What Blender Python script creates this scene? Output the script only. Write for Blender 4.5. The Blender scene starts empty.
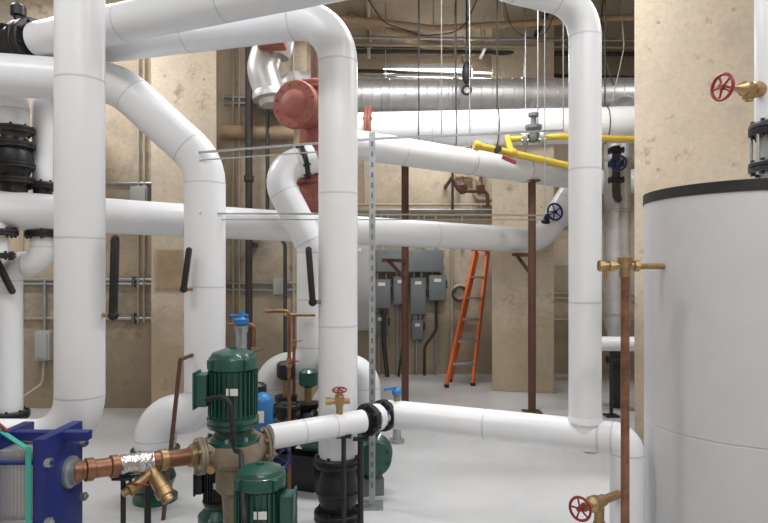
import bpy, bmesh, math, random
from mathutils import Vector, Matrix, Quaternion
random.seed(7)
V=Vector
sc=bpy.context.scene
# ---------------------------------------------------------------- materials
def mat(name,col,rough=.5,metal=0.,noise=0.,nscale=8.,col2=None,bump=0.,bscale=40.,emit=None,es=1.,coat=0.,detail=6.):
    m=bpy.data.materials.new(name); m.use_nodes=True
    nt=m.node_tree; b=nt.nodes['Principled BSDF']
    b.inputs['Base Color'].default_value=(*col,1); b.inputs['Roughness'].default_value=rough
    b.inputs['Metallic'].default_value=metal
    if coat: b.inputs['Coat Weight'].default_value=coat
    tc=nt.nodes.new('ShaderNodeTexCoord')
    if col2:
        n=nt.nodes.new('ShaderNodeTexNoise'); n.inputs['Scale'].default_value=nscale; n.inputs['Detail'].default_value=detail; n.inputs['Roughness'].default_value=.65
        r=nt.nodes.new('ShaderNodeValToRGB'); r.color_ramp.elements[0].position=.5-noise; r.color_ramp.elements[1].position=.5+noise
        r.color_ramp.elements[0].color=(*col2,1); r.color_ramp.elements[1].color=(*col,1)
        nt.links.new(tc.outputs['Object'],n.inputs['Vector']); nt.links.new(n.outputs['Fac'],r.inputs['Fac']); nt.links.new(r.outputs['Color'],b.inputs['Base Color'])
    if bump:
        n2=nt.nodes.new('ShaderNodeTexNoise'); n2.inputs['Scale'].default_value=bscale; n2.inputs['Detail'].default_value=3
        bp=nt.nodes.new('ShaderNodeBump'); bp.inputs['Strength'].default_value=bump; bp.inputs['Distance'].default_value=.01
        nt.links.new(tc.outputs['Object'],n2.inputs['Vector']); nt.links.new(n2.outputs['Fac'],bp.inputs['Height']); nt.links.new(bp.outputs['Normal'],b.inputs['Normal'])
    if emit:
        b.inputs['Emission Color'].default_value=(*emit,1); b.inputs['Emission Strength'].default_value=es
    return m
def concrete(name,c1,c2,grey,stain,amt=.5,off=0.,dirt=None):
    m=bpy.data.materials.new(name); m.use_nodes=True; nt=m.node_tree; L=nt.links; b=nt.nodes['Principled BSDF']
    b.inputs['Roughness'].default_value=.88
    tc=nt.nodes.new('ShaderNodeTexCoord'); mp=nt.nodes.new('ShaderNodeMapping'); mp.inputs['Location'].default_value=(off,off*.7,off*1.3)
    L.new(tc.outputs['Object'],mp.inputs['Vector'])
    def noise(sc_,det,rg=.6,dist=0.):
        n=nt.nodes.new('ShaderNodeTexNoise'); n.inputs['Scale'].default_value=sc_; n.inputs['Detail'].default_value=det; n.inputs['Roughness'].default_value=rg; n.inputs['Distortion'].default_value=dist
        L.new(mp.outputs[0],n.inputs['Vector']); return n
    def ramp(src,p0,p1,a,bb):
        r=nt.nodes.new('ShaderNodeValToRGB'); r.color_ramp.elements[0].position=p0; r.color_ramp.elements[1].position=p1
        r.color_ramp.elements[0].color=(*a,1); r.color_ramp.elements[1].color=(*bb,1); L.new(src,r.inputs['Fac']); return r
    def mix(f,a,bb,typ='MIX',fv=None):
        x=nt.nodes.new('ShaderNodeMixRGB'); x.blend_type=typ
        if fv is not None: x.inputs['Fac'].default_value=fv
        else: L.new(f,x.inputs['Fac'])
        L.new(a,x.inputs['Color1'])
        if isinstance(bb,tuple): x.inputs['Color2'].default_value=(*bb,1)
        else: L.new(bb,x.inputs['Color2'])
        return x
    n1=noise(.9,5); base=ramp(n1.outputs['Fac'],.35,.65,c2,c1)
    n2=noise(1.7,10,.76,.3); g=ramp(n2.outputs['Fac'],.49,.62,(0,0,0),(amt,)*3)
    x=mix(g.outputs[0],base.outputs[0],grey)
    n3=noise(3.4,10,.76); s_=ramp(n3.outputs['Fac'],.33,.42,(.8,)*3,(0,0,0))
    x=mix(s_.outputs[0],x.outputs[0],stain)
    n4=noise(24,5,.75); f=ramp(n4.outputs['Fac'],.3,.7,(.88,)*3,(1.05,)*3)
    x=mix(None,x.outputs[0],f.outputs[0],'MULTIPLY',1.)
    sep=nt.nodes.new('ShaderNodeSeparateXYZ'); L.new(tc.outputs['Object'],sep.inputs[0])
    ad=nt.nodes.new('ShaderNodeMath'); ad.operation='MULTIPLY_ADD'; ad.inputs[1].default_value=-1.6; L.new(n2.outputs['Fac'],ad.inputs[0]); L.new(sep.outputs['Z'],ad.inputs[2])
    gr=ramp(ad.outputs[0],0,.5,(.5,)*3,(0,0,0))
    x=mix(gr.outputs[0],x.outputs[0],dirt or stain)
    L.new(x.outputs[0],b.inputs['Base Color'])
    bp=nt.nodes.new('ShaderNodeBump'); bp.inputs['Strength'].default_value=.5; bp.inputs['Distance'].default_value=.02
    L.new(n3.outputs['Fac'],bp.inputs['Height']); L.new(bp.outputs[0],b.inputs['Normal'])
    return m
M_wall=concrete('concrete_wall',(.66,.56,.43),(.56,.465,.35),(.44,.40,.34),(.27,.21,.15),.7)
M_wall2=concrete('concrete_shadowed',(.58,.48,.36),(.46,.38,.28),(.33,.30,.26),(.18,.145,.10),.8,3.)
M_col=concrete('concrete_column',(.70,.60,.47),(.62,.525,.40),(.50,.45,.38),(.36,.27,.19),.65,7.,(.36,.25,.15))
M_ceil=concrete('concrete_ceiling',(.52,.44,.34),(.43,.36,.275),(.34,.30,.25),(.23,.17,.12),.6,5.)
M_floor=mat('epoxy_floor',(.62,.635,.65),.30,0,.25,1.6,(.52,.535,.55),.05,60,coat=.25)
M_white=mat('white_pvc_jacket',(.81,.825,.85),.32,0,.3,3,(.77,.785,.81),.04,5)
M_seam=mat('jacket_seam',(.62,.635,.66),.45)
M_tank=mat('painted_tank_shell',(.60,.605,.61),.42,0,.3,4,(.55,.555,.56),.05,9)
M_black=mat('black_iron',(.018,.018,.02),.45,.2,.2,30,(.03,.03,.032))
M_rub=mat('black_rubber',(.012,.012,.013),.6)
M_steel=mat('galvanised_steel',(.50,.52,.53),.42,.8,.2,20,(.38,.40,.42))
M_duct=mat('spiral_duct_metal',(.62,.62,.62),.42,.75,.25,6,(.46,.45,.44),.1,12)
M_foil=mat('foil_wrap',(.75,.75,.74),.25,.95,.2,30,(.5,.5,.5),.8,45)
M_rust=mat('rust_primer',(.36,.11,.08),.6,0,.25,10,(.24,.075,.055),.1,40)
M_post=mat('brown_steel',(.14,.06,.038),.6,.1,.25,12,(.08,.038,.027))
M_copper=mat('aged_copper',(.38,.185,.105),.42,.65,.2,14,(.17,.085,.055))
M_brass=mat('brass',(.50,.35,.18),.40,.75,.25,18,(.30,.20,.10))
M_bronze=mat('bronze_casting',(.36,.29,.21),.55,.35,.25,22,(.22,.18,.14),.2,60)
M_green=mat('green_enamel',(.014,.090,.065),.35,0,.3,10,(.009,.06,.045),.05,30,coat=.3)
M_blue=mat('blue_enamel',(.013,.028,.20),.45,0,.3,8,(.009,.02,.13))
M_blue2=mat('light_blue_paint',(.03,.18,.45),.4)
M_red=mat('red_paint',(.26,.018,.028),.4)
M_yel=mat('yellow_gas_paint',(.72,.53,.06),.45,0,.3,8,(.60,.43,.05))
M_org=mat('orange_fibreglass',(.66,.14,.035),.5)
M_gbox=mat('grey_enclosure',(.19,.21,.225),.5,.1,.25,5,(.15,.17,.18))
M_lbox=mat('light_grey_enclosure',(.40,.41,.41),.5)
M_tan=mat('tan_painted_pipe',(.46,.34,.22),.6,0,.25,8,(.32,.23,.14))
M_cond=mat('conduit_painted',(.46,.41,.33),.5,.2)
M_dk=mat('dark_sprinkler_pipe',(.05,.045,.042),.5,.2)
M_teal=mat('teal_strap',(.06,.42,.34),.5)
M_stain=mat('stainless_plate',(.55,.55,.54),.45,.5)
M_glass=mat('thermometer_face',(.75,.75,.72),.3)
M_lamp=mat('fluorescent_tube',(1,1,1),.5,emit=(1,.98,.95),es=10)
M_label=mat('label_white',(.75,.75,.72),.5)
# ---------------------------------------------------------------- builder
def frame(ax):
    ax=V(ax).normalized()
    u=ax.cross(V((0,0,1)))
    if u.length<1e-3: u=V((1,0,0))
    u.normalize(); return ax,u,ax.cross(u)
class O:
    def __init__(s,name): s.name=name; s.bm=bmesh.new(); s.mats=[]
    def mi(s,m):
        if m not in s.mats: s.mats.append(m)
        return s.mats.index(m)
    def face(s,vs,i):
        try:
            f=s.bm.faces.new(vs); f.material_index=i; f.smooth=True
        except ValueError: pass
    def rings(s,rings,m,cap=True):
        i=s.mi(m); R=[[s.bm.verts.new(p) for p in r] for r in rings]; n=len(R[0])
        for a,b in zip(R[:-1],R[1:]):
            for k in range(n): s.face((a[k],a[(k+1)%n],b[(k+1)%n],b[k]),i)
        if cap:
            s.face(R[0][::-1],i); s.face(R[-1],i)
    def lathe(s,c,ax,prof,m,seg=28,cap=True):
        ax,u,w=frame(ax); c=V(c)
        s.rings([[c+ax*t+(u*math.cos(2*math.pi*k/seg)+w*math.sin(2*math.pi*k/seg))*max(r,1e-4) for k in range(seg)] for t,r in prof],m,cap)
        return s
    def cyl(s,a,b,r,m,r2=None,seg=20):
        a=V(a);b=V(b); return s.lathe(a,b-a,[(0,r),((b-a).length,r if r2 is None else r2)],m,seg)
    def box(s,c,size,m,rz=0,R=None,bev=0.):
        i=s.mi(m); c=V(c); R=R or Matrix.Rotation(math.radians(rz),3,'Z')
        t=bmesh.new(); bmesh.ops.create_cube(t,size=1)
        for v in t.verts: v.co=V((v.co.x*size[0],v.co.y*size[1],v.co.z*size[2]))
        if bev: bmesh.ops.bevel(t,geom=t.edges[:],offset=min(bev,.45*min(size)),segments=2,affect='EDGES',profile=.6)
        mp={v:s.bm.verts.new(c+R@v.co) for v in t.verts}
        for f in t.faces: s.face([mp[v] for v in f.verts],i)
        t.free(); return s
    def bar(s,a,b,w,h,m,bev=0.):
        a=V(a);b=V(b);d=b-a; ax,u,w2=frame(d)
        R=Matrix((u,w2,ax)).transposed()
        return s.box((a+b)/2,(w,h,d.length),m,R=R,bev=bev)
    def torus(s,c,ax,R,r,m,seg=28,n=8):
        ax,u,w=frame(ax);c=V(c);i=s.mi(m);rs=[]
        for k in range(seg):
            a=2*math.pi*k/seg; d=u*math.cos(a)+w*math.sin(a)
            rs.append([s.bm.verts.new(c+d*(R+r*math.cos(2*math.pi*j/n))+ax*r*math.sin(2*math.pi*j/n)) for j in range(n)])
        for k in range(seg):
            a=rs[k];b=rs[(k+1)%seg]
            for j in range(n): s.face((a[j],b[j],b[(j+1)%n],a[(j+1)%n]),i)
        return s
    def ball(s,c,r,m,sc=(1,1,1)):
        c=V(c); pr=[(-math.cos(math.pi*k/12)*r*sc[2],math.sin(math.pi*k/12)*r) for k in range(13)]
        return s.lathe(c,(0,0,1),pr,m,20)
    def tube(s,pts,r,m,bend=.2,seg=32,band=None,step=.95,cap=True):
        P=[V(p) for p in pts]; path=[P[0]]; marks=[]
        for a,p,b in zip(P[:-2],P[1:-1],P[2:]):
            u=(p-a).normalized(); v=(b-p).normalized(); th=u.angle(v)
            if th<.02: path.append(p); continue
            lim=.49*min((p-a).length if a is not P[0] else 2*(p-a).length,(b-p).length if b is not P[-1] else 2*(b-p).length)
            t=min(bend*math.tan(th/2),lim); Rr=t/math.tan(th/2)
            c=p+(v-u).normalized()*Rr/math.cos(th/2); st=p-u*t; ax=u.cross(v).normalized(); n=max(4,int(th/math.radians(9)))
            for k in range(n+1): path.append(c+Quaternion(ax,th*k/n)@(st-c))
            marks+=[(st,u),(p+v*t,v)]
        path.append(P[-1])
        q=[path[0]]
        for p in path[1:]:
            if (p-q[-1]).length>1e-4:q.append(p)
        path=q; T=[]
        for k in range(len(path)):
            a=path[max(k-1,0)];b=path[min(k+1,len(path)-1)]; T.append((b-a).normalized())
        _,u,_=frame(T[0]); rings=[]
        for k,p in enumerate(path):
            if k: u=T[k-1].rotation_difference(T[k])@u
            u=(u-T[k]*u.dot(T[k])).normalized(); w=T[k].cross(u)
            rings.append([p+(u*math.cos(2*math.pi*j/seg)+w*math.sin(2*math.pi*j/seg))*r for j in range(seg)])
        s.rings(rings,m,cap)
        if band:
            for k in range(len(path)-1):
                a,b=path[k],path[k+1];L=(b-a).length
                if L>step*1.2:
                    n=int(L/step)
                    for j in range(1,n+1): marks.append((a.lerp(b,j/(n+1)),(b-a).normalized()))
            for p,d in marks: s.lathe(p-d*.006,d,[(0,r),(.002,r*1.006),(.010,r*1.006),(.012,r)],band,seg,False)
        return s
    def flange(s,c,ax,R,th,m,n=8,bm=None,br=.011):
        ax,u,w=frame(ax);c=V(c)
        s.lathe(c-ax*th/2,ax,[(0,R*.96),(th*.12,R),(th*.46,R),(th*.47,R*.9),(th*.53,R*.9),(th*.54,R),(th*.88,R),(th,R*.96)],m,28)
        for k in range(n):
            a=2*math.pi*(k+.5)/n; d=(u*math.cos(a)+w*math.sin(a))*R*.84
            s.cyl(c+d-ax*(th/2+.014),c+d+ax*(th/2+.014),br,bm or m,seg=6)
        return s
    def wheel(s,c,ax,R,m,stem=0.,sm=None):
        ax,u,w=frame(ax);c=V(c)
        s.torus(c,ax,R,R*.13,m,24,8); s.cyl(c-ax*.012,c+ax*.016,R*.24,m,seg=12)
        for k in range(5):
            a=2*math.pi*k/5; s.cyl(c,c+(u*math.cos(a)+w*math.sin(a))*R,R*.085,m,seg=6)
        if stem: s.cyl(c-ax*stem,c,R*.14,sm or M_brass,seg=10)
        return s
    def done(s,auto=38):
        bmesh.ops.recalc_face_normals(s.bm,faces=s.bm.faces[:])
        me=bpy.data.meshes.new(s.name); s.bm.to_mesh(me); s.bm.free()
        for m in s.mats: me.materials.append(m)
        me.set_sharp_from_angle(angle=math.radians(auto))
        o=bpy.data.objects.new(s.name,me); sc.collection.objects.link(o); return o
def wpipe(pts,r,bend=.3,name='insulated_pipe',step=.95):
    return O(name).tube(pts,r,M_white,bend,40,M_seam,step)
# ---------------------------------------------------------------- room shell
H=4.9
def slab(name,c,size,m,rz=0): return O(name).box(c,size,m,rz).done()
slab('floor',(0,3.4,-.05),(13.2,12.2,.1),M_floor)
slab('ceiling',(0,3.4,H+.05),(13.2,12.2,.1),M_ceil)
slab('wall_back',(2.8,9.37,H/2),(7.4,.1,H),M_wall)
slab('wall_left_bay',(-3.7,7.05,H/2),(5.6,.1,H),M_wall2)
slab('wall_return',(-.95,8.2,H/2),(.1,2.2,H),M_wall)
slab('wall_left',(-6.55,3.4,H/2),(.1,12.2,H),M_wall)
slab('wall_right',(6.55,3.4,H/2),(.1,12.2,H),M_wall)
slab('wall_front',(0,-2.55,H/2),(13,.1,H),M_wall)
def column(name,c,size,rz,panel=False):
    o=O(name); o.box((c[0],c[1],H/2),(size[0],size[1],H),M_col,rz,bev=.012)
    ca,sa=math.cos(math.radians(rz)),math.sin(math.radians(rz))
    for z in (1.22,2.44,3.66): # form-tie recess plugs
        for t in (-.3,.3):
            x=c[0]+ca*size[0]*t+sa*size[1]*.5; y=c[1]+sa*size[0]*t-ca*size[1]*.5
            o.lathe((x,y,z),(sa,-ca,0),[(-.01,.014),(.003,.014)],M_wall2,12)
    if panel: o.box((-2.255,6.345,1.62),(.30,.03,.44),M_wall2,rz,bev=.004).box((-2.252,6.328,1.62),(.26,.01,.40),M_gbox if False else M_tan,rz)
    o.done()
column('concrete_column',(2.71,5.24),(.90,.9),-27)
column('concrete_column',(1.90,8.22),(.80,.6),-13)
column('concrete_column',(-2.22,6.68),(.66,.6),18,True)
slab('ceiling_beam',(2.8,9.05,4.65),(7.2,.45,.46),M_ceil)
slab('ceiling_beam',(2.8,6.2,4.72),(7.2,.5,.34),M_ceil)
# ---------------------------------------------------------------- main insulated pipes
wpipe([(-1.52,3,H),(-1.52,3,.74),(-2.3,3.02,.74),(-2.3,3.02,0)],.116,.24).done()
wpipe([(-2.36,4.105,3.18),(.02,3.12,3.18),(.02,3.12,H)],.118,.25).done()
wpipe([(-3.5,6.98,3.2),(-2.18,4.3,3.2),(-.2875,3.75,3.2),(-.2875,3.75,.44)],.122,.30).done()
wpipe([(-3.6,3.75,2.91),(-1.85,4.18,2.91),(-1.253,4.2,2.36),(-1.253,4.2,.60),(-1.60,4.2,.60),(-1.60,4.2,.36)],.14,.34).done()
wpipe([(-5.2,3.45,2.10),(-3.0,4.7,2.08),(1.98,7.5,1.975),(2.40,7.5,2.70),(3.6,7.5,2.74)],.148,.42,step=1.5).done()
wpipe([(-.55,5.28,2.76),(2.30,7.28,2.73)],.135,.3).done()
o=wpipe([(-.55,6.62,3.15),(2.69,6.35,3.15),(6.5,6.2,3.15)],.19,.3,step=1.3)
o.flange((-.16,6.59,3.15),(1,-.08,0),.25,.07,M_rust); o.done()
wpipe([(.03,3.78,.70),(1.17,3.27,.70),(1.296,3.2,.70),(1.296,3.2,0)],.088,.13).done()
o=wpipe([(1.1055,3.30,.70),(1.1055,3.30,3.07),(.52,3.12,3.12),(.40,3.08,H)],.087,.20)
o.lathe((1.1055,3.30,.77),(0,0,1),[(0,.095),(.02,.092),(.035,.087)],M_white,40); o.done()
wpipe([(-.62,3.25,.70),(-.13,3.60,.70)],.068,.1,step=.3).done()
o=wpipe([(-4.0,5.2,3.08),(-2.95,4.78,3.08),(-2.95,4.78,2.74)],.11,.2)
for z in (2.72,2.60,2.44,2.32): o.flange((-2.95,4.78,z),(0,0,1),.155,.05,M_black)
o.lathe((-2.95,4.78,2.32),(0,0,1),[(0,.10),(.1,.13),(.16,.14),(.22,.13),(.34,.10)],M_black)
o.cyl((-2.95,4.78,2.2),(-2.95,4.78,2.32),.1,M_black); o.done()
o=wpipe([(-3.6,6.6,3.3),(-2.80,4.92,3.3),(-2.80,4.92,2.32)],.075,.15)
o.flange((-2.80,4.92,2.30),(0,0,1),.11,.05,M_black); o.cyl((-2.80,4.92,2.2),(-2.80,4.92,2.3),.07,M_black); o.done()
o=wpipe([(-2.78,4.9,1.97),(-2.78,4.9,1.66),(-3.06,4.9,1.66),(-3.06,4.9,.45)],.1,.15)
o.flange((-2.78,4.9,1.90),(0,0,1),.14,.05,M_black)
o.flange((-3.06,4.9,.43),(0,0,1),.15,.06,M_black).lathe((-3.06,4.9,.1),(0,0,1),[(0,.1),(.1,.13),(.3,.1)],M_black).flange((-3.06,4.9,.09),(0,0,1),.15,.06,M_black).cyl((-3.06,4.9,0),(-3.06,4.9,.09),.1,M_black)
o.done()
o=wpipe([(-3.02,4.66,1.98),(-3.02,4.66,1.72)],.09,.1); o.flange((-3.02,4.66,1.9),(0,0,1),.16,.05,M_black); o.flange((-3.02,4.66,1.72),(0,0,1),.14,.04,M_black); o.done()
# ---- flanged valve ending the upper branch
o=O('flanged_valve'); ax=V((.924,-.383,0)).normalized(); c=V((-2.55,4.184,3.18))
for t in (-.16,-.10,.09,.15): o.flange(c+ax*t,ax,.155,.05,M_black)
o.lathe(c-ax*.40,ax,[(0,.10),(.2,.10),(.25,.09),(.36,.125),(.44,.125),(.55,.09),(.58,.09)],M_black)
o.cyl(c+V((0,0,.1)),c+V((0,0,.22)),.03,M_black).lathe(c+V((0,0,.2)),(0,0,1),[(0,.05),(.06,.05),(.08,.03)],M_black)
o.tube([c-ax*.38,c-ax*.8,c-ax*.8+V((0,0,1.2)),(c-ax*.8).xy.to_3d()+V((0,0,H))],.10,M_white,.2)
o.done()
# ---- D pipe + rust fitting
o=wpipe([(-.60,5.12,2.56),(-.93,5.0,2.44),(-.60,5.0,1.80),(-.60,5.0,.80),(-.95,5.0,.80),(-.95,5.0,.42)],.125,.19,step=.6)
o.flange((-.95,5,.40),(0,0,1),.15,.05,M_black).lathe((-.95,5,0),(0,0,1),[(0,.13),(.03,.13),(.05,.08),(.2,.11),(.38,.08)],M_black)
o.done()
o=wpipe([(-.50,5.0,.80),(-.14,5.0,.80),(-.14,5.0,.42)],.11,.17)
o.flange((-.14,5,.40),(0,0,1),.14,.05,M_green).lathe((-.14,5,0),(0,0,1),[(0,.13),(.03,.13),(.05,.08),(.2,.12),(.38,.08)],M_green)
o.done()
o=O('rust_primed_pipe_tee')
o.tube([(-.60,5.34,2.20),(-.60,5.34,3.22)],.15,M_rust)
o.flange((-.60,5.34,3.22),(0,0,1),.20,.07,M_rust,10).flange((-.60,5.34,2.40),(0,0,1),.19,.06,M_rust,10).lathe((-.60,5.34,2.12),(0,0,1),[(0,.04),(.02,.10),(.06,.14),(.1,.15)],M_rust)
o.tube([(-.60,5.3,2.98),(-.73,4.99,2.98)],.15,M_rust)
o.flange((-.73,4.98,2.98),(-.35,-.93,0),.20,.08,M_rust,12)
o.lathe((-.745,4.94,2.98),(-.35,-.93,0),[(0,.12),(.02,.1),(.03,.03)],M_rust)
o.tube([(-.60,5.3,2.76),(-.45,5.36,2.76)],.13,M_rust); o.flange((-.44,5.36,2.76),(.82,.57,0),.19,.05,M_rust,12)
o.tube([(-.60,5.3,3.02),(-.60,6.62,3.12)],.11,M_rust); o.lathe((-.60,6.62,3.15),(1,0,0),[(-.15,.1),(-.1,.15),(.06,.15)],M_rust)
o.tube([(-.60,5.25,2.52),(-.62,5.12,2.54)],.09,M_rust); o.flange((-.69,5.09,2.53),(-.9,-.3,-.25),.15,.04,M_black,8)
o.tube([(-.60,5.34,3.25),(-.60,5.34,H)],.05,M_post)
o.done()
# ---------------------------------------------------------------- V2 base
o=O('check_valve'); x,y=-.2875,3.75
o.flange((x,y,.42),(0,0,1),.15,.06,M_black,8,M_black).lathe((x,y,.10),(0,0,1),[(0,.10),(.04,.11),(.10,.13),(.17,.13),(.24,.11),(.3,.10)],M_black).flange((x,y,.08),(0,0,1),.15,.06,M_black).cyl((x,y,0),(x,y,.08),.13,M_black)
o.torus((x,y,.23),(0,0,1),.125,.016,M_black)
o.done()
o=O('pipe_union_flange'); a=V((-.13,3.60,.70)); b=V((.03,3.78,.70)); d=(b-a).normalized()
o.cyl(a,b,.06,M_black).flange(a+d*.05,d,.098,.035,M_black,6).flange(a+d*.19,d,.098,.035,M_black,6).flange(a+d*.12,d,.082,.05,M_white,6,M_steel).done()
def stand(x,y,top,m=M_black,r=.014):
    o=O('pipe_support_stand'); o.cyl((x,y,0.012),(x,y,top),r,m,seg=12).box((x,y,.006),(.12,.12,.012),m).box((x,y,top-.005),(.09,.05,.012),m); o.done()
stand(-.235,3.5,.64); stand(-.14,3.59,.60,r=.018); stand(-1.15,2.92,.63,r=.016); stand(-1.23,2.83,.63,r=.012)
# strut
o=O('galvanised_strut_frame')
o.box((-.08,4.08,1.27),(.042,.042,2.54),M_steel).box((-.08,4.08,.006),(.15,.15,.012),M_steel)
for k in range(34): o.box((-.08,4.056,.15+k*.07),(.012,.004,.035),M_gbox)
o.bar((-1.25,4.05,2.40),(-.06,4.08,2.50),.014,.014,M_steel).bar((-.06,4.08,2.50),(1.30,4.35,2.62),.014,.014,M_steel)
o.bar((-1.25,4.06,2.35),(-.06,4.09,2.44),.008,.008,M_steel)
o.bar((-1.25,4.06,1.99),(1.5,5.6,2.12),.012,.012,M_steel).bar((-1.25,4.08,1.95),(1.5,5.62,2.08),.008,.008,M_steel)
o.cyl((1.30,4.35,2.61),(1.30,4.35,H),.004,M_steel,seg=8).cyl((.4,4.17,2.54),(.4,4.17,H),.004,M_steel,seg=8).cyl((1.5,5.6,2.12),(1.5,5.6,H),.004,M_steel,seg=8)
o.done()
# ---------------------------------------------------------------- steel posts
def post(x,y,h):
    o=O('steel_pipe_post'); o.cyl((x,y,.012),(x,y,h),.043,M_post).box((x,y,.006),(.2,.2,.012),M_post).box((x,y,h),(.16,.16,.012),M_post)
    return o
post(.25,7.1,2.97).bar((.25,7.1,1.72),(.0,6.7,1.72),.06,.04,M_post).bar((.25,7.1,1.5),(.05,6.78,1.72),.03,.03,M_post).bar((.25,7.1,2.85),(.42,6.5,2.93),.05,.05,M_post).done()
post(1.677,6.8,2.62).bar((1.677,6.8,1.78),(1.58,7.28,1.80),.06,.04,M_post).bar((1.677,6.8,1.55),(1.6,7.2,1.78),.03,.03,M_post).done()
# ---------------------------------------------------------------- tank
o=O('hot_water_storage_tank'); tx,ty=1.925,3.2
o.lathe((tx,ty,0),(0,0,1),[(.0,.46),(.08,.46),(.09,.495),(.78,.495),(.782,.492),(.788,.492),(.79,.495),(1.975,.495)],M_tank,72)
o.lathe((tx,ty,1.970),(0,0,1),[(0,.50),(.053,.50),(.057,.485)],M_black,72)
o.lathe((tx,ty,2.02),(0,0,1),[(0,.485),(.01,.45),(.02,.2)],M_tank,72)
o.cyl((tx+.04,ty-.2,2.03),(tx+.04,ty-.2,2.09),.07,M_steel)
o.done()
px=1.965
o=wpipe([(px,3.0,2.34),(px,3.0,H)],.098,.2)
o.flange((px,3,2.31),(0,0,1),.125,.06,M_black).flange((px,3,2.12),(0,0,1),.125,.05,M_black).cyl((px,3,2.09),(px,3,2.34),.075,M_steel)
for k in range(8):
    a=k*math.pi/4+.2; o.cyl((px+.11*math.cos(a),3+.11*math.sin(a),2.08),(px+.11*math.cos(a),3+.11*math.sin(a),2.33),.008,M_steel,seg=8)
o.done()
o=O('brass_gate_valve')
o.lathe((px-.085,2.98,2.50),(-1,-.2,0),[(0,.03),(.02,.04),(.05,.04),(.055,.026),(.085,.03),(.11,.038),(.13,.024),(.16,.014),(.2,.012)],M_brass,14)
o.box((px-.16,2.965,2.485),(.05,.05,.07),M_brass,bev=.008).cyl((px-.16,2.965,2.53),(px-.16,2.965,2.44),.02,M_brass)
o.wheel((1.655,2.935,2.50),(-.95,-.30,0),.062,M_red,.09); o.done()
o=O('copper_riser'); o.tube([(1.165,2.9,0),(1.165,2.9,1.64)],.020,M_copper)
o.lathe((1.165,2.9,0),(0,0,1),[(0,.045),(.008,.045)],M_copper)
o.lathe((1.165,2.9,1.57),(0,0,1),[(0,.027),(.03,.027),(.032,.022),(.06,.026),(.07,.035),(.095,.035),(.1,.02)],M_brass,14)
o.tube([(1.05,2.9,1.625),(1.24,2.9,1.625),(1.24,3.05,1.625),(1.46,3.1,1.625)],.016,M_brass,.03)
for x in (1.05,1.10,1.22): o.cyl((x-.012,2.9,1.625),(x+.012,2.9,1.625),.028,M_brass,seg=8)
o.cyl((1.07,2.9,1.62),(1.07,2.9,1.56),.008,M_brass).done()
o=O('brass_gate_valve')
o.tube([(1.25,3.16,.43),(.99,2.97,.43)],.022,M_brass)
o.lathe((1.12,3.065,.43),(-.8,-.6,0),[(0,.03),(.03,.03),(.035,.022),(.06,.04),(.1,.04),(.12,.02)],M_brass,14)
o.cyl((1.09,3.04,.43),(1.09,3.04,.33),.025,M_brass).cyl((1.09,3.04,.33),(1.09,3.04,.31),.032,M_brass,seg=6)
o.wheel((.965,2.952,.43),(-.8,-.75,.1),.055,M_red,.04); o.done()
o=O('brass_gate_valve'); o.cyl((-.26,3.505,.76),(-.26,3.505,.83),.02,M_brass).box((-.26,3.505,.84),(.05,.04,.05),M_brass,bev=.008).lathe((-.26,3.505,.85),(0,0,1),[(0,.02),(.02,.028),(.04,.016),(.06,.012)],M_brass,12).cyl((-.32,3.5,.84),(-.20,3.51,.84),.018,M_brass).lathe((-.34,3.5,.84),(1,0,0),[(0,.024),(.03,.024)],M_brass,8).wheel((-.26,3.505,.905),(0,-.2,1),.04,M_red); o.done()
o=O('ball_valve'); o.cyl((.08,3.76,.77),(.08,3.76,.84),.02,M_brass).ball((.08,3.76,.84),.03,M_blue2).bar((.08,3.76,.87),(.0,3.74,.86),.02,.012,M_blue2); o.done()
# ---------------------------------------------------------------- pumps
def motor(o,x,y,z0,z1,R,m,box_side=-1):
    L=z1-z0
    o.lathe((x,y,z0),(0,0,1),[(0,R*.95),(.02,R*1.05),(L*.1,R*1.05),(L*.12,R*.88),(L*.72,R*.88),(L*.74,R),(L*.86,R),(L*.95,R*.82),(L,R*.35)],m,36)
    for k in range(30):
        a=2*math.pi*k/30; c=V((x+R*.93*math.cos(a),y+R*.93*math.sin(a),z0+L*.43))
        o.box(c,(R*.16,.006,L*.58),m,math.degrees(a))
    for k in range(4):
        a=math.pi/4+math.pi*k/2; o.box((x+R*1.0*math.cos(a),y+R*1.0*math.sin(a),z0+L*.82),(.035,.03,.05),m,math.degrees(a),bev=.006)
    o.torus((x,y,z0+L*.88),(0,0,1),R*.93,.006,m)
    o.box((x+box_side*R*1.12,y-R*.35,z0+L*.48),(R*.5,R*.85,L*.42),m,bev=.012)
    o.box((x+box_side*R*1.39,y-R*.35,z0+L*.48),(.012,R*.95,L*.48),m,bev=.005)
    o.box((x+R*.2,y-R*.98,z0+L*.48),(.06,.004,.035),M_label)
    o.lathe((x,y,z1-.01),(0,0,1),[(0,.02),(.02,.018)],m,12)
o=O('inline_circulator_pump'); x,y=-.80,3.18
motor(o,x,y,.79,1.19,.128,M_green)
o.lathe((x,y,.70),(0,0,1),[(0,.14),(.02,.145),(.03,.1),(.06,.09),(.08,.13),(.10,.135)],M_green,32)
for k in range(8):
    a=k*math.pi/4; o.cyl((x+.125*math.cos(a),y+.125*math.sin(a),.67),(x+.125*math.cos(a),y+.125*math.sin(a),.74),.011,M_steel,seg=6)
o.lathe((x,y,.56),(0,0,1),[(0,.06),(.01,.10),(.05,.15),(.10,.155),(.13,.14),(.145,.14)],M_bronze,32)
d=V((.82,.57,0)).normalized()
pl=V((x,y,.65))
o.lathe(pl,d,[(.0,.09),(.13,.085),(.18,.06)],M_bronze,24).flange(pl+d*.185,d,.095,.035,M_bronze,6).cyl(pl+d*.18,V((-.60,3.27,.69)),.055,M_bronze)
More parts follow.
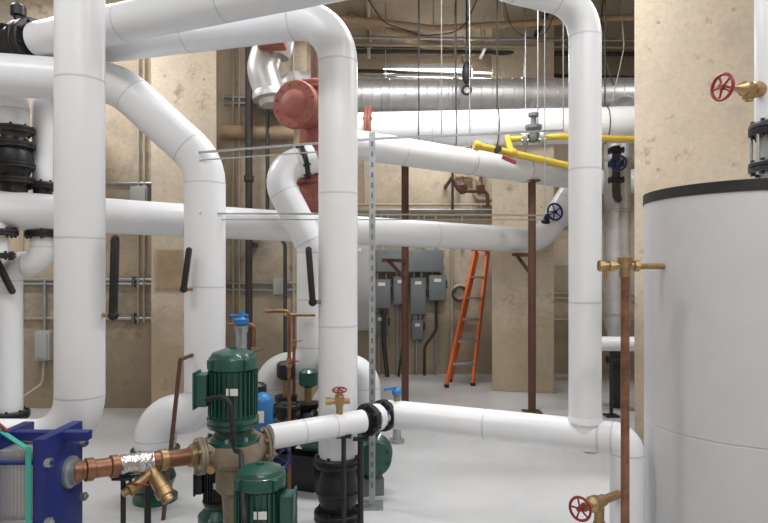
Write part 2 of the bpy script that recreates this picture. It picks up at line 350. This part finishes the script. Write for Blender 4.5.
o.lathe(pl,-d,[(0,.09),(.13,.08),(.16,.06)],M_bronze,24).flange(pl-d*.175,d,.095,.035,M_bronze,6)
o.lathe((x,y,.0),(0,0,1),[(0,.15),(.03,.15),(.04,.05),(.3,.05),(.42,.06),(.45,.09),(.57,.09)],M_bronze,24)
o.cyl((x-.07,y-.13,.60),(x-.07,y-.17,.60),.02,M_brass)
o.done()
o=O('flexible_conduit'); o.tube([(-.90,3.04,.95),(-.77,2.99,.98),(-.74,2.98,.7),(-.70,2.94,.72),(-.62,2.66,.5),(-.58,2.62,0)],.013,M_rub,.06,12).done()
o=O('inline_circulator_pump'); x,y=-.59,2.86
motor(o,x,y,.30,.68,.122,M_green,1)
o.lathe((x,y,.0),(0,0,1),[(0,.16),(.03,.16),(.05,.11),(.08,.15),(.16,.16),(.2,.13),(.24,.135),(.26,.09),(.31,.12)],M_green,32)
o.lathe((x,y,.12),(1,.1,0),[(0,.07),(.2,.06)],M_green,20).flange((x+.2,y+.02,.12),(1,.1,0),.085,.04,M_green,6)
o.done()
o=O('inline_circulator_pump'); x,y=-.98,3.56
motor(o,x,y,.22,.50,.09,M_black,-1)
o.lathe((x,y,.0),(0,0,1),[(0,.1),(.03,.1),(.05,.08),(.1,.12),(.16,.12),(.2,.08),(.23,.09)],M_green,28); o.done()
o=O('gate_valve'); o.lathe((-.62,3.42,0),(0,0,1),[(0,.09),(.02,.09),(.03,.06),(.12,.09),(.2,.06),(.24,.09),(.26,.09)],M_black,20).cyl((-.62,3.42,.26),(-.62,3.42,.50),.03,M_black).wheel((-.62,3.42,.54),(.2,-.6,.7),.085,M_blue,.06,M_steel); o.done()
o=O('end_suction_pump'); x,y,z=-.10,4.35,.28
o.lathe((x,y,z),(.25,-1,0),[(-.10,.09),(-.05,.15),(.03,.16),(.07,.12),(.12,.08)],M_green,32).flange((x+.03,y-.13,z),(.25,-1,0),.125,.04,M_green,8)
o.lathe((x-.05,y+.1,z),(-.25,1,0),[(0,.08),(.1,.08),(.12,.13),(.4,.13),(.44,.1)],M_green,28)
o.cyl((x,y,z),(x,y,z+.2),.07,M_green).flange((x,y,z+.2),(0,0,1),.11,.03,M_green,6)
o.box((x-.06,y+.2,.06),(.22,.6,.12),M_gbox,10).done()
o=O('end_suction_pump'); x,y,z=-.72,4.45,.40
o.lathe((x,y,z),(.9,-.3,0),[(-.12,.08),(-.08,.13),(.02,.14),(.07,.1),(.12,.07)],M_black,28)
o.lathe((x+.12,y-.04,z),(.9,-.3,0),[(0,.08),(.03,.11),(.24,.11),(.28,.08)],M_green,28)
o.cyl((x,y,z),(x,y,z+.22),.06,M_black).flange((x,y,z+.2),(0,0,1),.1,.03,M_black,6).box((x+.08,y,.13),(.34,.16,.26),M_black,-18,bev=.01); o.done()
for (x,y,h,mm) in ((-.60,4.76,.68,M_green),(-.42,4.62,.74,M_green),(-.98,4.62,.60,M_black),(-.78,4.78,.74,M_black)):
    o=O('control_valve'); o.lathe((x,y,0),(0,0,1),[(0,.1),(.02,.1),(.03,.05),(h*.35,.05),(h*.4,.09),(h*.45,.09),(h*.46,.06),(h*.6,.10),(h*.72,.06),(h*.78,.09),(h*.82,.09)],M_black,22)
    o.cyl((x,y,h*.8),(x,y,h),.03,M_brass).lathe((x,y,h),(0,0,1),[(0,.05),(.02,.075),(.12,.075),(.14,.05)],mm,20)
    o.lathe((x,y,h*.6),(1,-.2,0),[(-.14,.08),(-.11,.08),(-.10,.05),(.10,.05),(.11,.08),(.14,.08)],M_black,18); o.done()
o=O('butterfly_valve'); x,y=-1.60,4.2
o.flange((x,y,.34),(0,0,1),.165,.05,M_green).lathe((x,y,0),(0,0,1),[(0,.15),(.03,.15),(.05,.1),(.16,.14),(.25,.11),(.33,.11)],M_green,28)
o.cyl((x,y-.1,.2),(x,y-.24,.2),.02,M_black).wheel((x,y-.26,.2),(0,-1,0),.07,M_black); o.done()
o=O('expansion_vessel'); x,y=-.83,4.1
o.lathe((x,y,.45),(0,0,1),[(0,.03),(.02,.06),(.04,.072),(.27,.072),(.30,.055),(.32,.02)],M_blue2,28).torus((x,y,.52),(0,0,1),.073,.004,M_steel)
o.cyl((x,y,0),(x,y,.46),.022,M_black).cyl((x,y,0),(x,y,.012),.07,M_black).box((x,y-.073,.62),(.05,.004,.08),M_label).done()
o=O('air_vent_valve'); x,y=-.86,3.62
o.tube([(x,y,0),(x,y,1.08)],.022,M_copper)
o.lathe((x,y,1.06),(0,0,1),[(0,.025),(.01,.04),(.03,.04),(.04,.033),(.17,.033),(.18,.04),(.21,.04),(.22,.02)],M_steel,20)
o.lathe((x,y,1.27),(0,0,1),[(0,.03),(.012,.045),(.04,.045),(.055,.02),(.09,.014)],M_blue2,20)
o.cyl((x-.07,y,1.33),(x+.04,y,1.33),.01,M_blue2).cyl((x,y,0),(x,y,.01),.05,M_copper); o.done()
o=O('copper_piping')
o.tube([(-1.10,4.25,1.22),(-.92,4.25,1.22),(-.92,4.25,.9),(-.92,4.25,0)],.013,M_copper,.03,14)
o.tube([(-.80,4.05,1.33),(-.64,4.05,1.33),(-.64,4.05,.65),(-.64,4.05,0)],.012,M_copper,.03,14)
o.tube([(-.80,4.8,1.25),(-.55,4.8,1.25)],.014,M_brass,.03,14)
o.tube([(-.72,4.8,1.25),(-.72,4.8,.6),(-.72,4.8,0)],.013,M_copper,.03,14)
for p in ((-.92,4.25,1.0),(-.64,4.05,.95),(-.72,4.8,1.0)): o.cyl(p,V(p)+V((0,0,.06)),.02,M_brass,seg=8).bar(V(p)+V((0,-.03,.03)),V(p)+V((.07,-.04,.05)),.012,.006,M_red)
o.done()
o=O('steel_brace'); o.bar((-1.31,3.86,1.03),(-1.42,3.86,0),.022,.022,M_post).bar((-1.31,3.86,1.03),(-1.30,4.12,1.03),.02,.02,M_post).done()
o=O('copper_pipe_run'); a=V((-1.40,2.69,.70)); b=V((-.945,3.08,.655)); d=(b-a).normalized(); L=(b-a).length
o.cyl(a,b,.042,M_copper,seg=28)
o.lathe(a+d*L*.34,d,[(0,.043),(.01,.05),(.05,.047),(.1,.052),(.15,.048),(.155,.043)],M_foil,24)
for t in (.03,.12,.3,.68,.93): o.lathe(a+d*(L*t),d,[(-.02,.044),(-.015,.052),(.015,.052),(.02,.044)],M_copper if t<.6 else M_brass,24)
o.done()
o=O('brass_y_strainer'); p=V((-1.14,2.91,.66)); q=V((-1.04,2.86,.53)); o.cyl(p,q,.026,M_brass)
o.lathe(p.lerp(q,.3),q-p,[(0,.028),(.03,.036),(.08,.036),(.085,.042),(.12,.042),(.125,.03),(.15,.03)],M_brass,10)
o.cyl((-1.12,2.9,.63),(-1.18,2.84,.58),.024,M_brass).lathe((-1.18,2.84,.58),(-.6,-.6,-.3),[(0,.034),(.03,.034),(.035,.02),(.06,.02)],M_brass,8).bar((-1.19,2.82,.60),(-1.10,2.80,.60),.014,.006,M_red); o.done()
# ---------------------------------------------------------------- plate heat exchanger
o=O('plate_heat_exchanger')
o.box((-1.435,2.65,.46),(.05,.32,.88),M_blue,bev=.006).box((-1.655,2.62,.46),(.05,.36,.88),M_blue,bev=.006)
for k in range(22): o.box((-1.468-k*.0075,2.65,.45),(.0072,.24+.003*(k%2),.78),M_stain)
o.box((-1.55,2.65,.875),(.5,.05,.04),M_blue,bev=.004).box((-1.55,2.65,.045),(.5,.05,.04),M_blue)
for z in (.15,.35,.55,.80):
    for yy in (2.505,2.795):
        o.cyl((-1.76,yy,z),(-1.38,yy,z),.010,M_steel if z<.7 else M_blue,seg=10)
        for xx in (-1.40,-1.69): o.cyl((xx-.012,yy,z),(xx+.012,yy,z),.02,M_steel,seg=6)
o.box((-1.435,2.65,.012),(.1,.42,.024),M_blue).box((-1.655,2.65,.012),(.1,.42,.024),M_blue)
o.lathe((-1.41,2.69,.70),(1,0,0),[(0,.07),(.015,.07),(.02,.055),(.04,.055)],M_steel,20).lathe((-1.41,2.69,.22),(1,0,0),[(0,.07),(.015,.07),(.02,.055),(.04,.055)],M_steel,20)
o.box((-1.473,2.486,.44),(.022,.005,.86),M_teal).bar((-1.473,2.487,.86),(-1.68,2.60,.92),.022,.005,M_teal)
o.tube([(-1.72,2.60,.93),(-1.66,2.58,.945),(-1.62,2.58,.91)],.008,M_red,.03,10)
o.done()
o=O('electric_cable'); o.tube([(-1.28,2.75,.0),(-1.27,2.76,.40),(-1.05,2.66,.12),(-.95,2.64,0.0)],.006,M_teal,.08,8); o.done()
# ---------------------------------------------------------------- thermometers
def thermo(a,b,to,w=.045):
    a=V(a);b=V(b); o=O('industrial_thermometer')
    o.bar(a,b,w,.034,M_rub,bev=.012)
    ax,u,w2=frame(b-a)
    n=V((0,-1,0)); n=(n-ax*n.dot(ax)).normalized()
    o.bar(a.lerp(b,.12)+n*.018,a.lerp(b,.75)+n*.018,w*.2,.004,M_gbox)
    lo=b if b.z<a.z else a
    o.cyl(lo,V(to),.012,M_brass); o.ball(lo,.026,M_rub); o.ball(a,.02,M_rub)
    return o.done()
thermo((-1.335,2.98,1.76),(-1.345,2.98,1.38),(-1.42,3.0,1.38),.045)
thermo((-1.30,4.0,1.74),(-1.335,4.0,1.48),(-1.27,4.15,1.47),.05)
thermo((-.46,3.66,1.73),(-.435,3.66,1.41),(-.33,3.74,1.41),.064)
thermo((-3.10,4.76,1.74),(-2.95,4.76,1.44),(-3.05,4.87,1.44),.06)
# ---------------------------------------------------------------- ducts
o=O('spiral_duct'); a=V((-.88,7.42,3.74)); b=V((6.4,7.25,3.74)); d=(b-a).normalized()
o.cyl(a,b,.215,M_duct,seg=40)
k=0.1
while k<(b-a).length: o.torus(a+d*k,d,.216,.005,M_duct,32,6); k+=.13
for k in (.9,1.75,2.6,3.4): o.lathe(a+d*k,d,[(-.05,.216),(-.045,.228),(.045,.228),(.05,.216)],M_steel,32).cyl(a+d*k+V((0,0,.2)),(a+d*k).xy.to_3d()+V((0,0,H)),.006,M_steel,seg=8)
o.done()
o=O('duct_elbow'); o.tube([(-1.02,5.9,H),(-1.02,5.9,4.2),(-1.18,5.8,3.55),(-1.10,5.8,3.30)],.15,M_duct,.25,28)
o.lathe((-1.04,5.85,3.95),(-.15,0,-1),[(0,.16),(.03,.175),(.2,.175),(.26,.15)],M_duct,28); o.lathe((-1.12,5.8,3.34),(.2,0,-1),[(0,.15),(.03,.16),(.07,.16),(.09,.11),(.14,.10)],M_duct,28); o.done()
o=O('spiral_duct'); o.tube([(-.95,6.45,3.62),(-1.35,6.75,3.55),(-1.35,6.96,3.55)],.13,M_duct,.2,28); o.tube([(-.95,6.45,3.62),(-.6,6.8,3.70),(-.6,7.4,3.74)],.13,M_duct,.2,28); o.done()
O('rust_junction_box').box((-1.05,5.6,3.78),(.26,.2,.18),M_rust,bev=.01).cyl((-1.16,5.6,3.8),(-1.16,5.6,H),.015,M_post).box((-1.05,5.49,3.78),(.2,.02,.14),M_post).done()
# ---------------------------------------------------------------- tan / dark pipes on left bay
o=O('painted_steel_pipe'); o.tube([(-1.84,6.86,3.20),(-1.02,6.86,3.18)],.075,M_tan).done()
O('sprinkler_pipe').tube([(-1.52,6.75,4.9),(-1.52,6.75,.0)],.04,M_dk).box((-1.52,6.9,1.9),(.1,.18,.05),M_dk).lathe((-1.52,6.75,2.6),(0,0,1),[(0,.04),(.01,.055),(.07,.055),(.08,.04)],M_dk).done()
O('sprinkler_pipe').tube([(-1.32,6.8,4.9),(-1.32,6.8,2.2),(-1.12,6.8,1.9),(-1.12,6.8,0)],.022,M_dk,.1).done()
o=O('electrical_conduit')
for z,x0,x1 in ((1.50,-5.5,-2.6),(1.45,-5.5,-2.6),(1.46,-1.85,-1.02),(1.38,-1.85,-1.02),(1.05,-5.5,-2.6),(2.3,-1.85,-1.02),(3.55,-1.85,-1.45),(3.62,-1.85,-1.45),(2.62,-5.5,-2.6)):
    o.tube([(x0,6.97,z),(x1,6.97,z)],.018,M_steel,seg=12)
for x in (-1.75,-1.68,-1.05,-4.2,-3.6,-2.85,-2.78): o.tube([(x,6.96,1.0),(x,6.96,H)],.014,M_cond,seg=12)
for x in (-3.3,-2.9,-4.6):
    for z in (1.475,1.05): o.box((x,6.955,z),(.03,.07,.12),M_gbox)
o.done()
o=O('junction_box'); o.box((-3.93,6.94,.74),(.17,.1,.34),M_lbox,bev=.01).box((-3.93,6.88,.74),(.13,.02,.28),M_lbox,bev=.005).cyl((-3.93,6.95,.9),(-3.93,6.95,1.5),.018,M_steel); o.tube([(-3.93,6.94,.58),(-3.93,6.9,.3),(-4.15,6.7,.12),(-4.3,6.6,0)],.014,M_cond,.1,10); o.done()
O('junction_box').box((-2.82,6.94,2.45),(.2,.1,.26),M_lbox,bev=.01).box((-2.82,6.88,2.45),(.17,.02,.22),M_lbox,bev=.005).done()
O('junction_box').box((-1.20,6.94,1.42),(.16,.1,.2),M_lbox,bev=.01).box((-1.20,6.88,1.42),(.13,.02,.17),M_lbox,bev=.005).done()
# ---------------------------------------------------------------- back-wall electrical
yb=9.29
def enclosure(x0,x1,z0,z1,dp=.18,m=M_gbox,handle=True,name='electrical_disconnect_box'):
    o=O(name); cx=(x0+x1)/2; cz=(z0+z1)/2
    o.box((cx,yb-dp/2,cz),(x1-x0,dp,z1-z0),m,bev=.012).box((cx,yb-dp-.01,cz),((x1-x0)*.9,.02,(z1-z0)*.93),m,bev=.006)
    if handle: o.box((x1+.012,yb-dp*.6,cz+.05),(.03,.03,.12),M_black).box((cx,yb-dp-.023,z1-.08),((x1-x0)*.4,.006,.05),M_label)
    for s in (-.25,.25): o.cyl((cx+s*(x1-x0),yb-.06,z1),(cx+s*(x1-x0),yb-.06,z1+.08),.025,M_steel)
    o.done()
enclosure(-.17,.90,1.58,1.92,.22,handle=False,name='electrical_wireway')
enclosure(-.17,.10,1.02,1.48); enclosure(.14,.36,1.08,1.52,.16); enclosure(.40,.64,.93,1.50,.16); enclosure(.68,.94,1.15,1.54,.2)
enclosure(-.62,-.22,.70,2.0,.25,M_lbox)
enclosure(-.16,.06,.60,.95,.14); enclosure(.42,.60,.55,.86,.14)
o=O('electrical_conduit')
for k,z in enumerate((2.62,2.54,2.46,2.30)): o.tube([(-.85,yb-.05,z),(3.6,yb-.05,z)],.02,M_steel if k%2 else M_cond,seg=12)
for x in (-.05,.05,.26,.52,.62,.8,1.2): o.tube([(x,yb-.06,1.9),(x,yb-.06,2.46)],.02,M_steel,seg=12)
for x,z0 in ((-.08,0),(.2,0),(.5,0),(.8,.0)): o.tube([(x,yb-.06,z0),(x,yb-.06,1.2)],.018,M_steel,seg=12)
o.tube([(.8,yb-.1,1.2),(.8,yb-.12,.7),(.62,yb-.14,.45),(.62,yb-.1,0)],.022,M_dk,.15,12)
o.tube([(-.0,yb-.2,1.02),(.0,yb-.22,.5),(.05,yb-.2,0)],.035,M_dk,.15,12)
o.tube([(.27,yb-.2,1.1),(.3,yb-.22,.6),(.22,yb-.2,0)],.02,M_dk,.15,12)
o.tube([(1.5,yb-.05,3.2),(1.5,yb-.05,2.5)],.02,M_steel,seg=12)
o.tube([(1.1,yb-.05,3.05),(1.4,yb-.05,3.05),(1.4,yb-.05,2.7),(2.6,yb-.05,2.7)],.04,M_tan,.1,16)
for z in (1.25,1.18,.85): o.tube([(2.3,yb-.05,z),(4.5,yb-.05,z)],.018,M_cond,seg=12)
for x in (-.7,-.3,.35,1.15,1.9,2.4,3.0): o.tube([(x,yb-.04,2.6),(x,yb-.04,4.4)],.016,M_cond if x<1 else M_steel,seg=10)
o.done()
O('hose_coil').torus((1.16,yb-.08,1.28),(0,1,0),.10,.022,M_cond).torus((1.16,yb-.12,1.25),(0,1,.1),.11,.018,M_dk).torus((1.17,yb-.05,1.26),(0,1,0),.075,.018,M_cond).cyl((1.16,yb,1.38),(1.16,yb-.14,1.38),.012,M_steel).done()
O('riser_pipe').tube([(1.04,yb-.08,0),(1.04,yb-.08,2.2)],.02,M_cond).tube([(1.05,yb-.1,2.55),(1.05,yb-.1,3.4),(1.5,yb-.1,3.55)],.02,M_dk,.1).done()
o=O('valve_manifold'); o.tube([(.95,8.4,2.9),(1.05,8.4,2.72),(1.45,8.4,2.72),(1.45,8.4,2.5)],.028,M_post,.08,16)
for x in (1.1,1.35): o.lathe((x,8.4,2.78),(0,0,1),[(-.1,.04),(-.05,.06),(.02,.06),(.06,.025),(.14,.02)],M_post,14)
o.tube([(.95,8.4,2.9),(.95,9.3,2.9)],.028,M_post); o.done()
# ---------------------------------------------------------------- ladder
o=O('orange_step_ladder')
fl,fr,tl,tr=V((.86,8.25,0)),V((1.24,8.38,0)),V((1.38,9.04,1.90)),V((1.56,9.10,1.90))
for a,b in ((fl,tl),(fr,tr)): o.bar(a+V((0,0,.03)),b,.035,.075,M_org,bev=.004).box(a+V((0,0,.02)),(.06,.09,.04),M_rub)
for k in range(1,6):
    t=k/6.3; p=fl.lerp(tl,t); q=fr.lerp(tr,t); o.bar(p,q,.09,.03,M_steel,bev=.003)
bl,br=fl+V((.10,.42,0)),fr+V((.06,.36,0))
for a,b in ((bl,tl+V((.03,.02,-.02))),(br,tr+V((.03,.02,-.02)))): o.bar(a+V((0,0,.02)),b,.03,.055,M_org,bev=.004).box(a+V((0,0,.02)),(.05,.07,.04),M_rub)
for k in range(1,6):
    t=k/6.3; o.bar(bl.lerp(tl,t),br.lerp(tr,t),.03,.02,M_steel)
o.box((tl+tr)/2+V((.02,.01,.03)),(.30,.16,.06),M_org,15,bev=.01); o.done()
# ---------------------------------------------------------------- ceiling services
o=O('fluorescent_strip_light'); o.box((.6,8.4,4.45),(1.25,.14,.07),M_lbox,bev=.01)
for yy in (8.36,8.44): o.cyl((.0,yy,4.395),(1.2,yy,4.395),.018,M_lamp,seg=12)
for x in (.1,1.1): o.cyl((x,8.4,4.48),(x,8.4,H),.006,M_steel,seg=8)
o.done()
O('ceiling_pipe').tube([(-.45,7.5,4.78),(1.5,9.25,4.78)],.06,M_tan).box((.2,8.08,4.86),(.05,.05,.1),M_steel).done()
O('ceiling_pipe').tube([(-.88,8.05,4.3),(6.4,8.6,4.3)],.025,M_dk,seg=12).tube([(-.88,8.0,4.2),(6.4,8.5,4.2)],.02,M_steel,seg=12).cyl((1.2,8.18,4.2),(1.2,8.18,H),.006,M_steel).cyl((2.9,8.3,4.2),(2.9,8.3,H),.006,M_steel).done()
O('ceiling_pipe').tube([(-.85,6.9,4.55),(.6,7.3,4.55),(3.2,7.1,4.62),(6.4,7.0,4.62)],.04,M_tan,.2,16).tube([(1.9,6.5,4.7),(2.1,9.2,4.7)],.035,M_dk,.2,14).tube([(-.2,6.8,4.85),(-.2,8.9,4.85)],.03,M_cond,.2,14).cyl((.6,7.3,4.55),(.6,7.3,H),.006,M_steel).cyl((3.2,7.1,4.6),(3.2,7.1,H),.006,M_steel).done()
o=O('ceiling_conduit_rack')
for k,(z,m,r) in enumerate(((4.62,M_steel,.02),(4.56,M_cond,.02),(4.50,M_dk,.03),(4.05,M_cond,.03))):
    o.tube([(-.88,7.75+.08*k,z),(6.4,7.95+.08*k,z)],r,m,seg=12)
for k in range(5): o.tube([(.9+k*.35,6.5,4.80),(1.3+k*.5,8.8,4.80)],.014,M_cond if k%2 else M_steel,seg=10)
for x in (-.2,1.3,2.8): o.box((x,7.9,4.48),(.04,.4,.03),M_steel).cyl((x,7.75,4.48),(x,7.75,H),.005,M_steel).cyl((x,8.05,4.48),(x,8.05,H),.005,M_steel)
o.done()
o=O('hanging_cable')
o.tube([(-.3,6.9,H),(.0,6.9,4.45),(.45,6.9,4.30),(.9,6.9,4.35),(1.15,6.9,H)],.007,M_dk,.3,8)
o.tube([(2.5,6.8,H),(2.45,6.8,4.2),(2.6,6.8,3.7)],.008,M_dk,.2,8).tube([(2.62,6.7,H),(2.68,6.7,4.1),(2.55,6.7,3.5)],.006,M_steel,.2,8)
o.tube([(1.3,6.8,H),(1.45,6.8,4.3),(1.8,6.8,4.2),(2.1,6.8,H)],.006,M_dk,.3,8)
o.done()
o=O('pipe_hanger')
for x,y in ((.38,6.54),(.78,6.51),(1.22,6.47),(2.35,6.38)):
    o.cyl((x,y,3.33),(x,y,H),.008,M_dk,seg=8).torus((x,y,3.15),(1,-.08,0),.193,.006,M_dk,32,6)
o.done()
o=O('pipe_hanger')
for x,y,z in ((.9,6.3,2.75),(1.6,6.79,2.74)): o.cyl((x,y,z+.13),(x,y,H),.006,M_steel,seg=8).torus((x,y,z),(.82,.57,0),.139,.005,M_steel,32,6)
o.done()
o=O('chain_hoist_hook'); o.cyl((.95,6.9,4.0),(.95,6.9,H),.01,M_dk,seg=8).lathe((.95,6.9,3.75),(0,0,1),[(0,.02),(.05,.05),(.15,.06),(.25,.03)],M_black).torus((.95,6.9,3.68),(0,1,0),.05,.014,M_black); o.done()
# gas pipe
o=O('yellow_gas_pipe')
o.tube([(.86,5.55,2.76),(1.35,5.66,2.68),(1.80,5.74,2.60)],.032,M_yel,.05,20)
o.tube([(1.22,5.92,2.90),(1.7,5.80,2.90),(2.42,5.96,2.91),(3.9,6.0,2.91)],.03,M_yel,.05,20)
o.tube([(1.22,5.92,2.90),(1.2,5.63,2.71)],.03,M_yel,.05,20)
for p,d in (((.86,5.55,2.76),(.97,.22,-.15)),((1.22,5.92,2.9),(1,-.2,0)),((1.8,5.74,2.6),(.97,.22,-.15)),((1.2,5.63,2.71),(.97,.22,-.15))): o.lathe(V(p)-V(d).normalized()*.03,d,[(0,.04),(.01,.045),(.05,.045),(.06,.04)],M_yel,16)
o.bar((1.1,5.58,2.66),(1.22,5.55,2.60),.05,.03,M_red).cyl((1.05,5.58,2.72),(1.05,5.5,2.72),.03,M_black)
o.cyl((1.5,5.85,2.92),(1.5,5.85,H),.006,M_steel,seg=8)
o.done()
o=O('gas_regulator_valve'); o.lathe((1.46,5.86,2.90),(0,0,1),[(-.04,.04),(.0,.06),(.06,.05),(.09,.08),(.12,.08),(.13,.03),(.2,.025),(.21,.05),(.24,.05)],M_gbox,20).flange((1.38,5.88,2.90),(1,-.2,0),.07,.04,M_steel,6).flange((1.54,5.84,2.90),(1,-.2,0),.07,.04,M_steel,6); o.done()
o=O('gate_valve'); o.lathe((2.02,7.45,2.15),(0,-.3,1),[(0,.07),(.06,.08),(.1,.05),(.16,.03)],M_black,18).wheel((2.08,7.30,2.32),(.3,-1,.1),.10,M_blue,.1,M_steel); o.done()
# stainless flue cluster at right
o=O('stainless_flue'); o.tube([(2.74,7.05,1.05),(2.74,7.05,3.5),(3.4,7.6,3.7),(6.4,7.9,3.7)],.15,M_duct,.25,32)
for z in (1.1,1.7,2.3,2.9): o.lathe((2.74,7.05,z),(0,0,1),[(-.02,.15),(-.015,.16),(.015,.16),(.02,.15)],M_steel,32)
o.lathe((2.74,7.05,.75),(0,0,1),[(0,.08),(.05,.1),(.25,.15),(.3,.15)],M_duct,28).cyl((2.74,7.05,0),(2.74,7.05,.76),.08,M_black); o.flange((2.74,7.05,.55),(0,0,1),.13,.06,M_black); o.done()
o=O('flanged_valve'); o.tube([(2.60,6.72,3.0),(2.60,6.72,2.45),(2.74,7.0,2.42)],.045,M_dk,.08)
for z in (2.95,2.8,2.62): o.flange((2.60,6.72,z),(0,0,1),.09,.04,M_black,6)
o.wheel((2.56,6.55,2.78),(-.3,-1,0),.08,M_blue,.1,M_steel); o.done()
wpipe([(2.35,6.6,.80),(4.6,6.55,.80)],.08,.1).done()
O('pipe_support_stand').cyl((2.5,6.6,0),(2.5,6.6,.73),.02,M_black).box((2.5,6.6,.01),(.14,.14,.02),M_black).done()
o=O('floor_mounted_pump'); o.lathe((2.42,7.3,0),(0,0,1),[(0,.12),(.04,.12),(.06,.07),(.2,.1),(.3,.06),(.34,.09),(.6,.09),(.64,.05)],M_black,24); o.done()
O('floor_drain').lathe((1.82,5.3,0),(0,0,1),[(0,.06),(.006,.06),(.008,.04)],M_steel,24).done()
O('pipe_sleeve').lathe((.12,5.6,0),(0,0,1),[(0,.07),(.03,.07),(.035,.04),(.16,.035),(.17,.02)],M_steel,20).done()
# ---------------------------------------------------------------- lights
def area(name,loc,size,power,rot=(0,0,0),col=(.985,.99,1.)):
    l=bpy.data.lights.new(name,'AREA'); l.shape='RECTANGLE'; l.size=size[0]; l.size_y=size[1]; l.energy=power; l.color=col
    o=bpy.data.objects.new(name,l); o.location=loc; o.rotation_euler=rot; sc.collection.objects.link(o)
area('front_fill_light',(-2.6,1.8,4.85),(2.4,.2),80)
area('front_fill_light',(2.0,1.2,4.85),(2.4,.2),95)
area('front_fill_light',(-3.6,5.4,4.85),(1.6,.2),95)
area('front_fill_light',(.3,5.0,4.85),(2.4,.2),125)
area('front_fill_light',(4.2,4.6,4.85),(1.6,.2),100)
area('front_fill_light',(1.2,8.2,4.35),(2.0,.2),92)
area('front_fill_light',(.6,-1.4,4.4),(3,.4),52,(math.radians(45),0,0))  # added fill light from behind the camera, not a room fixture
w=bpy.data.worlds.new('world'); sc.world=w; w.use_nodes=True
w.node_tree.nodes['Background'].inputs[0].default_value=(.9,.93,1,1); w.node_tree.nodes['Background'].inputs[1].default_value=.2
sc.view_settings.view_transform='Standard'; sc.view_settings.exposure=0
# ---------------------------------------------------------------- camera
cd=bpy.data.cameras.new('camera'); cd.sensor_width=36; cd.lens=28.125; cd.shift_y=.0124
cam=bpy.data.objects.new('camera',cd); cam.location=(0,0,1.6); cam.rotation_euler=(math.radians(90),0,0); sc.collection.objects.link(cam); sc.camera=cam
